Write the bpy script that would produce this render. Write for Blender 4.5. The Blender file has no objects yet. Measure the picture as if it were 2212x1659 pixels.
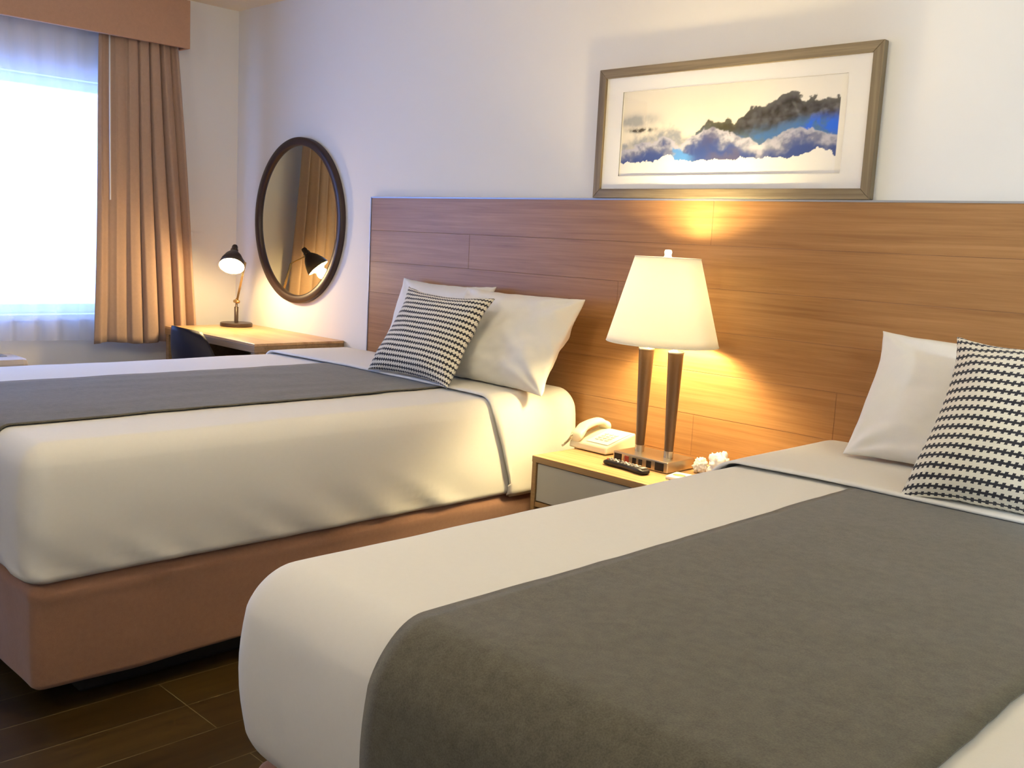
import bpy, bmesh, math, random
import numpy as np
from mathutils import Vector, Matrix, noise
random.seed(7)
C = bpy.context.scene.collection
SC = bpy.context.scene
PI = math.pi

# ------------------------------------------------------------ camera
def rot(rx, ry, rz):
    return Matrix.Rotation(rz, 4, 'Z') @ Matrix.Rotation(ry, 4, 'Y') @ Matrix.Rotation(rx, 4, 'X')
cd = bpy.data.cameras.new('camera'); cam = bpy.data.objects.new('camera', cd); C.objects.link(cam)
cam.matrix_world = Matrix.Translation((2.5063, -2.9251, 1.2701)) @ rot(1.4307, -0.0513, 0.7886)
cd.sensor_fit = 'HORIZONTAL'; cd.sensor_width = 36.0
cd.lens = 2160.5 / 2212 * 36.0
cd.clip_start = 0.02
SC.camera = cam

# ------------------------------------------------------------ colour management, sky
SC.view_settings.view_transform = 'Standard'
SC.view_settings.look = 'None'
SC.view_settings.gamma = 1
SC.view_settings.use_curve_mapping = False
SC.view_settings.exposure = 0.15
SC.cycles.max_bounces = 10
SC.cycles.diffuse_bounces = 6
SC.cycles.sample_clamp_indirect = 6.0
SC.cycles.caustics_reflective = False
SC.cycles.caustics_refractive = False
world = bpy.data.worlds.new('sky'); SC.world = world; world.use_nodes = True
wb = world.node_tree.nodes['Background']
wb.inputs[0].default_value = (0.22, 0.40, 1.0, 1); wb.inputs[1].default_value = 8.8

ZC = 2.45            # ceiling height
XW = -2.65           # window wall
def area(name, loc, rotation, sx, sy, power, col, portal=False, spread=None):
    l = bpy.data.lights.new(name, 'AREA'); l.shape = 'RECTANGLE'; l.size = sx; l.size_y = sy
    l.energy = power; l.color = col
    if portal: l.cycles.is_portal = True
    if spread: l.spread = spread
    o = bpy.data.objects.new(name, l); C.objects.link(o); o.location = loc; o.rotation_euler = rotation
    return o
# window opening: portal for the sky
WY0, WY1, WZ0, WZ1 = -3.1, -0.62, 0.80, 1.957
area('window_portal', (XW - 0.10, (WY0 + WY1) / 2, (WZ0 + WZ1) / 2), (0, -PI / 2, 0), WZ1 - WZ0, WY1 - WY0, 1, (1, 1, 1), True)

# ------------------------------------------------------------ helpers
def tagit(o, label=None, cat=None, group=None, kind=None):
    if label: o['label'] = label
    if cat: o['category'] = cat
    if group: o['group'] = group
    if kind: o['kind'] = kind
    return o
def empty(name, loc, label, cat, rz=0, group=None):
    o = bpy.data.objects.new(name, None); C.objects.link(o); o.location = loc; o.rotation_euler = (0, 0, rz)
    o.empty_display_size = 0.1
    return tagit(o, label, cat, group)
def mesh(name, verts, faces, mat, parent=None, smooth=True, uvs=None, label=None):
    me = bpy.data.meshes.new(name); me.from_pydata([tuple(v) for v in verts], [], faces)
    if mat: me.materials.append(mat)
    if uvs is not None:
        ul = me.uv_layers.new(name='UVMap')
        for lp in me.loops: ul.data[lp.index].uv = uvs[lp.vertex_index]
    if smooth:
        for p in me.polygons: p.use_smooth = True
    me.update()
    o = bpy.data.objects.new(name, me); C.objects.link(o)
    if parent: o.parent = parent
    if label: o['label'] = label
    return o
def bmobj(name, bm, mat, parent=None, smooth=False, label=None, bevel=0, auto=True):
    me = bpy.data.meshes.new(name)
    bmesh.ops.recalc_face_normals(bm, faces=bm.faces)
    bm.to_mesh(me); bm.free()
    if mat: me.materials.append(mat)
    if smooth:
        for p in me.polygons: p.use_smooth = True
    o = bpy.data.objects.new(name, me); C.objects.link(o)
    if parent: o.parent = parent
    if label: o['label'] = label
    if bevel:
        m = o.modifiers.new('bevel', 'BEVEL'); m.width = bevel; m.segments = 2; m.limit_method = 'ANGLE'
    return o
def bx(bm, x0, x1, y0, y1, z0, z1, M=None):
    vs = [bm.verts.new((x, y, z)) for x in (x0, x1) for y in (y0, y1) for z in (z0, z1)]
    for f in ((0, 1, 3, 2), (4, 6, 7, 5), (0, 4, 5, 1), (2, 3, 7, 6), (0, 2, 6, 4), (1, 5, 7, 3)):
        bm.faces.new([vs[i] for i in f])
    if M is not None:
        for v in vs: v.co = M @ v.co
    return vs
def boxo(name, x0, x1, y0, y1, z0, z1, mat, parent=None, bevel=0.002, label=None):
    bm = bmesh.new(); bx(bm, x0, x1, y0, y1, z0, z1)
    return bmobj(name, bm, mat, parent, bevel=bevel, label=label)
def lathe(bm, prof, cx=0, cy=0, n=32, M=None, sx=1.0, sy=1.0, closed=False):
    rings = []
    for r, z in prof:
        ring = []
        for k in range(n):
            a = 2 * PI * k / n
            co = Vector((cx + sx * r * math.cos(a), cy + sy * r * math.sin(a), z))
            if M is not None: co = M @ co
            ring.append(bm.verts.new(co))
        rings.append(ring)
    for a, b in zip(rings, rings[1:]):
        for k in range(n):
            bm.faces.new((a[k], a[(k + 1) % n], b[(k + 1) % n], b[k]))
    if closed:
        bm.faces.new(rings[0][::-1]); bm.faces.new(rings[-1])
def tube(bm, pts, r, n=10, cap=True):
    pts = [Vector(p) for p in pts]; rings = []
    rr = r if isinstance(r, (list, tuple)) else [r] * len(pts)
    up = Vector((0, 0, 1))
    for i, p in enumerate(pts):
        t = (pts[min(i + 1, len(pts) - 1)] - pts[max(i - 1, 0)]).normalized()
        u = t.cross(up)
        if u.length < 0.05: u = t.cross(Vector((1, 0, 0)))
        u.normalize(); w = u.cross(t)
        rings.append([bm.verts.new(p + (u * math.cos(2 * PI * k / n) + w * math.sin(2 * PI * k / n)) * rr[i]) for k in range(n)])
    for a, b in zip(rings, rings[1:]):
        for k in range(n): bm.faces.new((a[k], a[(k + 1) % n], b[(k + 1) % n], b[k]))
    if cap: bm.faces.new(rings[0][::-1]); bm.faces.new(rings[-1])

# ------------------------------------------------------------ materials
def mat(name, col, rough=0.5, metal=0.0, spec=0.5, sheen=0.0, coat=0.0):
    m = bpy.data.materials.new(name); m.use_nodes = True
    b = m.node_tree.nodes['Principled BSDF']
    b.inputs['Base Color'].default_value = (*col, 1); b.inputs['Roughness'].default_value = rough
    b.inputs['Metallic'].default_value = metal; b.inputs['Specular IOR Level'].default_value = spec
    if sheen: b.inputs['Sheen Weight'].default_value = sheen; b.inputs['Sheen Roughness'].default_value = 0.5
    if coat: b.inputs['Coat Weight'].default_value = coat; b.inputs['Coat Roughness'].default_value = 0.15
    m['b'] = 1
    return m
def N(m, t, **kw):
    n = m.node_tree.nodes.new(t)
    for k, v in kw.items():
        if k in n.inputs: n.inputs[k].default_value = v
        else: setattr(n, k, v)
    return n
def L(m, a, b): m.node_tree.links.new(a, b)
def BS(m): return m.node_tree.nodes['Principled BSDF']
def mth(m, op, a, b=None, c=None):
    n = m.node_tree.nodes.new('ShaderNodeMath'); n.operation = op
    for i, v in enumerate((a, b, c)):
        if v is None: continue
        if isinstance(v, (int, float)): n.inputs[i].default_value = v
        else: L(m, v, n.inputs[i])
    return n.outputs[0]
def ramp(m, fac, stops):
    r = m.node_tree.nodes.new('ShaderNodeValToRGB'); L(m, fac, r.inputs[0])
    while len(r.color_ramp.elements) < len(stops): r.color_ramp.elements.new(0.5)
    for e, (p, c) in zip(r.color_ramp.elements, stops): e.position = p; e.color = (*c, 1)
    return r.outputs[0]
def coords(m, scale=(1, 1, 1), kind='Object', rotation=(0, 0, 0)):
    tc = N(m, 'ShaderNodeTexCoord'); mp = N(m, 'ShaderNodeMapping')
    mp.inputs['Scale'].default_value = scale; mp.inputs['Rotation'].default_value = rotation
    L(m, tc.outputs[kind], mp.inputs[0]); return mp.outputs[0]
def bump(m, h, strength=0.3, dist=0.001):
    b = N(m, 'ShaderNodeBump'); b.inputs['Strength'].default_value = strength; b.inputs['Distance'].default_value = dist
    L(m, h, b.inputs['Height']); L(m, b.outputs[0], BS(m).inputs['Normal']); return b
def noise_tex(m, vec, scale=5, detail=3, rough=0.5, dist=0.0):
    n = N(m, 'ShaderNodeTexNoise'); n.inputs['Scale'].default_value = scale; n.inputs['Detail'].default_value = detail
    n.inputs['Roughness'].default_value = rough; n.inputs['Distortion'].default_value = dist
    L(m, vec, n.inputs['Vector']); return n.outputs['Fac']
def wood(name, stops, axis='x', rough=0.35, coat=0.0, fine=1.0, spec=0.5):
    m = mat(name, (1, 1, 1), rough, spec=spec, coat=coat)
    s = {'x': (1.2, 30, 34), 'y': (30, 1.2, 34), 'z': (30, 30, 1.2)}[axis]
    v = coords(m, tuple(a * fine for a in s))
    n1 = noise_tex(m, v, 1.0, 6, 0.65, 0.6)
    v2 = coords(m, tuple(a * 4 * fine if a > 5 else a * 2 for a in s))
    n2 = noise_tex(m, v2, 1.0, 3, 0.6)
    f = mth(m, 'ADD', mth(m, 'MULTIPLY', n1, 0.75), mth(m, 'MULTIPLY', n2, 0.25))
    L(m, ramp(m, f, stops), BS(m).inputs['Base Color'])
    bump(m, f, 0.15, 0.001)
    return m
def cloth(name, col, rough=0.9, sheen=0.15, weave=900, wb_=0.25, var=0.06):
    m = mat(name, col, rough, spec=0.2, sheen=sheen)
    v = coords(m)
    nz = noise_tex(m, v, weave, 2, 0.6)
    n2 = noise_tex(m, v, weave * 0.12, 3, 0.6)
    f = mth(m, 'ADD', mth(m, 'MULTIPLY', nz, 0.6), mth(m, 'MULTIPLY', n2, 0.4))
    lo = tuple(c * (1 - var * 2) for c in col); hi = tuple(min(1, c * (1 + var * 2)) for c in col)
    L(m, ramp(m, f, [(0.3, lo), (0.7, hi)]), BS(m).inputs['Base Color'])
    bump(m, f, wb_, 0.0008)
    return m

M_wall = mat('wall_paper', (0.77, 0.755, 0.72), 0.75, spec=0.25)
v = coords(M_wall, (1, 1, 1)); br = N(M_wall, 'ShaderNodeTexNoise'); br.inputs['Scale'].default_value = 160
v2 = coords(M_wall, (1.0, 1.0, 0.25)); L(M_wall, v2, br.inputs['Vector']); bump(M_wall, br.outputs[0], 0.10, 0.0015)
M_ceiling = mat('ceiling_paint', (0.88, 0.78, 0.58), 0.85, spec=0.2)
M_head = wood('headboard_laminate', [(0.30, (0.22, 0.105, 0.036)), (0.45, (0.29, 0.145, 0.052)), (0.56, (0.335, 0.172, 0.064)), (0.70, (0.40, 0.215, 0.085))], 'x', 0.36, spec=0.35, fine=1.4)
M_groove = mat('panel_groove', (0.23, 0.11, 0.045), 0.6)
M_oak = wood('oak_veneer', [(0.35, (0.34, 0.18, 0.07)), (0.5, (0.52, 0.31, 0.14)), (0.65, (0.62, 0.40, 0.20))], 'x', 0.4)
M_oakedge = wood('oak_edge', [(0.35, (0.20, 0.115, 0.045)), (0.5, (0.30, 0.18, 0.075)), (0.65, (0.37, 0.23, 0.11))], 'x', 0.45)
M_desktop = wood('desk_veneer', [(0.35, (0.42, 0.22, 0.085)), (0.5, (0.58, 0.34, 0.15)), (0.65, (0.66, 0.43, 0.21))], 'x', 0.3)
M_trimgrey = mat('edge_aluminium', (0.32, 0.33, 0.36), 0.4, 0.6)
M_white = cloth('white_cotton', (0.74, 0.73, 0.69), 0.9, 0.1, 700, 0.12, 0.01)
M_pillow = cloth('pillow_cotton', (0.76, 0.75, 0.70), 0.9, 0.1, 500, 0.12, 0.01)
M_runner = cloth('runner_weave', (0.098, 0.092, 0.068), 0.95, 0.20, 420, 0.5, 0.18)
M_skirt = cloth('skirt_fabric', (0.27, 0.145, 0.095), 0.95, 0.25, 600, 0.3, 0.06)
M_black = mat('black_base', (0.010, 0.009, 0.009), 0.6)
M_drapes = cloth('drape_fabric', (0.42, 0.285, 0.20), 0.85, 0.2, 500, 0.15, 0.04)
M_valance = cloth('valance_fabric', (0.46, 0.27, 0.17), 0.9, 0.1, 500, 0.15, 0.04)
M_frame = wood('grey_oak_frame', [(0.35, (0.09, 0.065, 0.035)), (0.5, (0.165, 0.125, 0.07)), (0.65, (0.25, 0.20, 0.125))], 'x', 0.5)
M_mat = mat('mat_board', (0.93, 0.92, 0.90), 0.85, spec=0.2)
M_matedge = mat('mat_bevel', (0.93, 0.90, 0.84), 0.7)
M_mirrorframe = mat('dark_bronze_frame', (0.035, 0.018, 0.012), 0.38, 0.2)
M_mirror = mat('mirror_glass', (0.74, 0.74, 0.58), 0.02, 1.0)
M_bronze = mat('brown_bronze', (0.10, 0.055, 0.028), 0.4, 0.35)
M_nickel = mat('satin_nickel', (0.55, 0.47, 0.36), 0.28, 0.9)
M_pwhite = mat('white_plastic', (0.80, 0.78, 0.72), 0.45)
M_ivory = mat('ivory_plastic', (0.80, 0.74, 0.55), 0.38)
M_ivorykey = mat('phone_overlay', (0.88, 0.86, 0.78), 0.5)
M_blk = mat('black_plastic', (0.008, 0.007, 0.008), 0.45, spec=0.3)
M_grey = mat('grey_rubber', (0.30, 0.29, 0.27), 0.6)
M_redbtn = mat('red_button', (0.25, 0.02, 0.01), 0.5)
M_drawer = mat('drawer_grey', (0.42, 0.41, 0.37), 0.4)
M_chair = mat('navy_black_shell', (0.013, 0.009, 0.013), 0.5, spec=0.3)
M_tissue = mat('tissue_paper', (0.85, 0.84, 0.80), 0.95)
M_acunit = mat('ac_plastic', (0.56, 0.48, 0.39), 0.5)
M_brass = mat('antique_brass', (0.42, 0.28, 0.12), 0.35, 0.85)
M_shadein = mat('shade_inside', (0.85, 0.83, 0.78), 0.5)
M_lampblk = mat('lamp_brown', (0.045, 0.028, 0.018), 0.35, 0.3)

# floor: wood-look porcelain planks with light grout
M_floor = mat('plank_tile', (1, 1, 1), 0.32, spec=0.5)
def floor_nodes(m):
    tc = N(m, 'ShaderNodeTexCoord'); sp = N(m, 'ShaderNodeSeparateXYZ'); L(m, tc.outputs['Object'], sp.inputs[0])
    cb = N(m, 'ShaderNodeCombineXYZ'); L(m, mth(m, 'ADD', sp.outputs[1], 1.712), cb.inputs[0]); L(m, mth(m, 'ADD', sp.outputs[0], 2.135), cb.inputs[1])
    br = N(m, 'ShaderNodeTexBrick'); br.offset = 0.66; br.offset_frequency = 3; br.squash = 1
    L(m, cb.outputs[0], br.inputs['Vector'])
    br.inputs['Scale'].default_value = 1; br.inputs['Mortar Size'].default_value = 0.0014; br.inputs['Mortar Smooth'].default_value = 0.1
    br.inputs['Brick Width'].default_value = 1.15; br.inputs['Row Height'].default_value = 0.1625
    br.inputs['Color1'].default_value = (0.028, 0.017, 0.004, 1); br.inputs['Color2'].default_value = (0.045, 0.028, 0.007, 1)
    br.inputs['Mortar'].default_value = (0.15, 0.12, 0.065, 1)
    v = coords(m, (30, 1.5, 1)); n = noise_tex(m, v, 1, 5, 0.6, 0.5)
    mx = N(m, 'ShaderNodeMix', data_type='RGBA', blend_type='MULTIPLY'); mx.inputs[0].default_value = 0.8
    L(m, br.outputs['Color'], mx.inputs[6]); L(m, ramp(m, n, [(0.3, (0.55, 0.55, 0.55)), (0.7, (1.3, 1.3, 1.3))]), mx.inputs[7])
    L(m, mx.outputs[2], BS(m).inputs['Base Color'])
floor_nodes(M_floor)

# throw cushion weave: rows of dark crosses
M_throw = cloth('cross_stripe_weave', (0.72, 0.69, 0.58), 0.95, 0.15, 700, 0.3, 0.03)
def throw_nodes(m, rows=19, cols=36):
    uv = N(m, 'ShaderNodeUVMap'); sp = N(m, 'ShaderNodeSeparateXYZ'); L(m, uv.outputs[0], sp.inputs[0])
    nz = noise_tex(m, uv.outputs[0], 130, 2)
    jit = mth(m, 'MULTIPLY', mth(m, 'SUBTRACT', nz, 0.5), 0.10)
    vv = mth(m, 'ABSOLUTE', mth(m, 'SUBTRACT', mth(m, 'FRACT', mth(m, 'ADD', mth(m, 'MULTIPLY', sp.outputs[1], rows), jit)), 0.5))
    vs_ = mth(m, 'SUBTRACT', mth(m, 'FRACT', mth(m, 'MULTIPLY', sp.outputs[1], rows)), 0.5)
    uu = mth(m, 'FRACT', mth(m, 'SUBTRACT', mth(m, 'ADD', mth(m, 'MULTIPLY', sp.outputs[0], cols), jit), mth(m, 'MULTIPLY', vs_, 0.35)))
    band = mth(m, 'LESS_THAN', vv, 0.12)
    teeth = mth(m, 'MULTIPLY', mth(m, 'LESS_THAN', uu, 0.46), mth(m, 'LESS_THAN', vv, 0.31))
    f = mth(m, 'MAXIMUM', band, teeth)
    old = BS(m).inputs['Base Color'].links[0].from_socket
    mx = N(m, 'ShaderNodeMix', data_type='RGBA'); L(m, f, mx.inputs[0]); L(m, old, mx.inputs[6])
    mx.inputs[7].default_value = (0.028, 0.028, 0.034, 1)
    L(m, mx.outputs[2], BS(m).inputs['Base Color'])
throw_nodes(M_throw)

# lamp shade: light passes through the fabric
def translucent(name, col, tr=0.6, transp=0.0):
    m = bpy.data.materials.new(name); m.use_nodes = True; nt = m.node_tree; nt.nodes.clear()
    out = nt.nodes.new('ShaderNodeOutputMaterial'); d = nt.nodes.new('ShaderNodeBsdfDiffuse'); t = nt.nodes.new('ShaderNodeBsdfTranslucent')
    d.inputs[0].default_value = (*col, 1); t.inputs[0].default_value = (*col, 1)
    mx = nt.nodes.new('ShaderNodeMixShader'); mx.inputs[0].default_value = tr
    nt.links.new(d.outputs[0], mx.inputs[1]); nt.links.new(t.outputs[0], mx.inputs[2])
    last = mx.outputs[0]
    if transp:
        tp = nt.nodes.new('ShaderNodeBsdfTransparent'); m2 = nt.nodes.new('ShaderNodeMixShader'); m2.inputs[0].default_value = transp
        nt.links.new(last, m2.inputs[1]); nt.links.new(tp.outputs[0], m2.inputs[2]); last = m2.outputs[0]
    nt.links.new(last, out.inputs[0]); return m
M_shade = translucent('shade_fabric', (0.90, 0.89, 0.84), 0.42)
M_sheer = translucent('sheer_voile', (0.86, 0.88, 0.92), 0.55, 0.42)
def emit(name, col, s):
    m = bpy.data.materials.new(name); m.use_nodes = True; nt = m.node_tree; nt.nodes.clear()
    out = nt.nodes.new('ShaderNodeOutputMaterial'); e = nt.nodes.new('ShaderNodeEmission')
    e.inputs[0].default_value = (*col, 1); e.inputs[1].default_value = s
    nt.links.new(e.outputs[0], out.inputs[0]); return m

# ------------------------------------------------------------ room shell
XR, YB = 4.6, -4.9
def struct(o, kind='structure'): o['kind'] = kind; return o
struct(boxo('floor', XW - 0.15, XR, YB, 0.15, -0.1, 0.0, M_floor, bevel=0))
struct(boxo('ceiling', XW - 0.15, XR, YB, 0.15, ZC, ZC + 0.1, M_ceiling, bevel=0))
struct(boxo('wall_back', XW - 0.15, XR, 0.0, 0.15, 0, ZC, M_wall, bevel=0))
struct(boxo('wall_front', XW - 0.15, XR, YB - 0.15, YB, 0, ZC, M_wall, bevel=0))
struct(boxo('wall_right', XR, XR + 0.15, YB - 0.15, 0.15, 0, ZC, M_wall, bevel=0))
bm = bmesh.new()
bx(bm, XW - 0.15, XW, YB, WY0, 0, ZC); bx(bm, XW - 0.15, XW, WY1, 0.0, 0, ZC)
bx(bm, XW - 0.15, XW, WY0, WY1, 0, WZ0); bx(bm, XW - 0.15, XW, WY0, WY1, WZ1, ZC)
struct(bmobj('wall_left', bm, M_wall))
bm = bmesh.new(); t = 0.045
for a in ((WY0, WY1, WZ0, WZ0 + t), (WY0, WY1, WZ1 - t, WZ1), (WY0, WY0 + t, WZ0 + t, WZ1 - t), (WY1 - t, WY1, WZ0 + t, WZ1 - t), (-1.93, -1.88, WZ0 + t, WZ1 - t)):
    bx(bm, XW - 0.12, XW - 0.07, *a)
w1 = struct(bmobj('window_1', bm, M_pwhite, bevel=0.003))
struct(boxo('wall_added_cutoff', 3.2, 3.32, YB, -2.2, 0, ZC, M_wall, bevel=0))  # unseen wall added to cut off the cool side light
struct(boxo('baseboard_back', XW, XR, -0.012, 0.0, 0, 0.09, M_pwhite))
struct(boxo('baseboard_left', XW, XW + 0.012, YB, -0.012, 0, 0.09, M_pwhite))
struct(boxo('trim_1', XW, XW + 0.025, WY0, WY1, WZ0 - 0.03, WZ0, M_pwhite, label='window sill'))

# ------------------------------------------------------------ curtains
def drape(name, y0t, y1t, y0b, y1b, zt, zb, x, folds, amp, mat_, seed, ny=160, nz=40, thick=0.0025, parent=None):
    rnd = random.Random(seed); ph = [rnd.uniform(0, 6.28) for _ in range(6)]
    V, F = [], []
    for j in range(nz + 1):
        t = j / nz; z = zt + (zb - zt) * t
        for i in range(ny + 1):
            s = i / ny
            s2 = s + 0.012 * math.sin(9 * s + ph[0] + t * 1.5)
            y = (y0t + (y1t - y0t) * s) * (1 - t) + (y0b + (y1b - y0b) * s) * t
            a = amp * (0.75 + 0.5 * t) * (0.7 + 0.45 * math.sin(5.1 * s + ph[1]))
            w = math.sin(2 * PI * folds * s2 + 0.5 * math.sin(4 * s + ph[2]))
            w = math.copysign(abs(w) ** 0.7, w) if folds > 12 else 3.6 * abs(math.sin(PI * folds * s2 + 0.9 * math.sin(4 * s + ph[2]))) ** 0.6 - 1.4
            w2 = 0.35 * math.sin(2 * PI * folds * 1.9 * s2 + ph[3]) * (1 - 0.6 * t)
            V.append((x + a * (w + w2) + 0.006 * math.sin(6 * t + ph[4] + 8 * s), y + 0.008 * math.sin(2 * PI * folds * s2 + ph[5]), z + 0.006 * t * math.sin(11 * s)))
    for j in range(nz):
        for i in range(ny):
            a = j * (ny + 1) + i; F.append((a, a + 1, a + ny + 2, a + ny + 1))
    o = mesh(name, V, F, mat_, parent)
    if thick: sm = o.modifiers.new('solid', 'SOLIDIFY'); sm.thickness = thick
    return o
d = drape('curtain', -0.83, -0.412, -0.865, -0.29, 2.22, 0.658, XW + 0.116, 7.0, 0.017, M_drapes, 3)
tagit(d, 'gathered brown blackout curtain hanging at the right end of the window', 'curtain')
bm = bmesh.new(); tube(bm, [(XW + 0.155, -0.785, 2.2), (XW + 0.155, -0.785, 1.38)], 0.004, 8)
bmobj('wand', bm, M_pwhite, d, smooth=True, label='thin white pull wand')
d = drape('sheer_curtain', -3.3, -0.74, -3.3, -0.70, 2.25, 0.675, XW + 0.062, 22, 0.009, M_sheer, 5, 420, 24, 0)
tagit(d, 'sheer white voile curtain glowing in front of the bright window', 'sheer curtain')
bm = bmesh.new()
bx(bm, XW + 0.175, XW + 0.195, -3.45, -0.385, 2.167, 2.405); bx(bm, XW + 0.001, XW + 0.175, -0.405, -0.385, 2.167, 2.405); bx(bm, XW + 0.001, XW + 0.175, -3.45, -0.405, 2.39, 2.405)
o = bmobj('valance', bm, M_valance, bevel=0.003)
for vtx in o.data.vertices:
    pass
tagit(o, 'tan upholstered box valance above the window just below the ceiling', 'valance')

# air-conditioning unit under the window
e = empty('air_conditioner', (XW, -1.9, 0), 'beige through-wall air conditioner below the sheer curtain', 'air conditioner')
bm = bmesh.new(); bx(bm, 0.002, 0.22, -0.55, 0.70, 0.12, 0.615)
bmobj('body', bm, M_acunit, e, bevel=0.03)
bm = bmesh.new()
for k in range(22): bx(bm, 0.06, 0.15, -0.5 + k * 0.052, -0.5 + k * 0.052 + 0.028, 0.612, 0.619)
bmobj('grille', bm, M_grey, e, bevel=0.001)
boxo('kick_panel', 0.002, 0.18, -0.5, 0.65, 0.0, 0.12, M_acunit, e)

# ------------------------------------------------------------ headboard
e = empty('headboard', (1.6, 0, 0), 'wide wood-grain headboard panel fixed to the wall behind both beds', 'headboard')
HX0, HX1, HZ = -1.375, 4.3, 1.449
rows = [1.447, 1.2965, 1.151, 1.005, 0.86, 0.7085, 0.563, 0.417, 0.271, 0.10]
joints = [[0.543], [-0.675, 1.765], [0.15, 2.6], [-0.45, 1.62], [1.05, 3.4], [0.527, 2.9], [-0.7, 1.6], [0.5], [-0.6, 1.8]]
bm = bmesh.new(); g = 0.0009
for k in range(len(rows) - 1):
    xs = [HX0 + 0.006] + joints[k] + [HX1]
    for a, b in zip(xs, xs[1:]):
        bx(bm, a + g - 1.6, b - g - 1.6, -0.020, -0.0191, rows[k + 1] + g, rows[k] - g)
bmobj('panel', bm, M_head, e, bevel=0.0007)
boxo('backing', HX0 + 0.004 - 1.6, HX1 - 1.6, -0.0190, -0.0015, 0.10, 1.445, M_groove, e, bevel=0)
bm = bmesh.new(); bx(bm, HX0 - 1.6, HX0 + 0.005 - 1.6, -0.023, -0.0015, 0.1, HZ); bx(bm, HX0 - 1.6, HX1 - 1.6, -0.023, -0.0015, HZ - 0.003, HZ + 0.003)
bmobj('edge_trim', bm, M_trimgrey, e, label='thin grey metal edging')

# ------------------------------------------------------------ beds
def axis_pts(lo, hi, r, nb, step, extra=()):
    b = [r * (1 - math.tan((1 - k / nb) * PI / 4)) for k in range(nb + 1)]
    a = [lo + t for t in b]; c = [hi - t for t in b][::-1]
    n = max(2, int((hi - lo - 2 * r) / step))
    m = [lo + r + (hi - lo - 2 * r) * k / n for k in range(1, n)]
    pts = a + m + c
    for xx in extra:
        i = min(range(len(pts)), key=lambda q: abs(pts[q] - xx)); pts[i] = xx
    return sorted(pts)
def rshell(box, rh, rt, rb, step=0.035, disp=None, off=0.0, keep=None, extra=((), (), ()), nb=7):
    x0, x1, y0, y1, z0, z1 = box
    lo = (x0, y0, z0); hi = (x1, y1, z1)
    A = [axis_pts(x0, x1, rh, nb, step, extra[0]), axis_pts(y0, y1, rh, nb, step, extra[1]), axis_pts(z0, z1, min(rt, rh), nb, step, extra[2])]
    V = {}; verts = []; F = []
    zm = (z0 + z1) / 2
    def vid(p):
        k = (round(p[0], 5), round(p[1], 5), round(p[2], 5))
        if k in V: return V[k]
        rz = rt if p[2] > zm else rb
        q = (min(max(p[0], x0 + rh), x1 - rh), min(max(p[1], y0 + rh), y1 - rh), min(max(p[2], z0 + rb), z1 - rt))
        u = ((p[0] - q[0]) / rh, (p[1] - q[1]) / rh, (p[2] - q[2]) / rz)
        ln = math.sqrt(sum(c * c for c in u)) or 1
        u = [c / ln for c in u]
        P = Vector((q[0] + rh * u[0], q[1] + rh * u[1], q[2] + rz * u[2]))
        n = Vector((u[0] / rh, u[1] / rh, u[2] / rz)).normalized()
        d = disp(P, n) if disp else 0
        if isinstance(d, Vector): P = P + d
        else: P = P + n * d
        P = P + n * off
        V[k] = len(verts); verts.append(P); return V[k]
    for ax in range(3):
        b, c = [(1, 2), (2, 0), (0, 1)][ax]
        for side in (0, 1):
            val = (lo[ax], hi[ax])[side]
            for i in range(len(A[b]) - 1):
                for j in range(len(A[c]) - 1):
                    ps = []
                    for (bi, cj) in ((i, j), (i + 1, j), (i + 1, j + 1), (i, j + 1)):
                        p = [0, 0, 0]; p[ax] = val; p[b] = A[b][bi]; p[c] = A[c][cj]; ps.append(p)
                    cen = [sum(p[k] for p in ps) / 4 for k in range(3)]
                    if keep and not keep(cen, ax, side): continue
                    f = [vid(p) for p in ps]
                    if not side: f = f[::-1]
                    F.append(tuple(f))
    return verts, F
def solid(o, t, off=1.0):
    m = o.modifiers.new('solid', 'SOLIDIFY'); m.thickness = t; m.offset = off; return o

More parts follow.
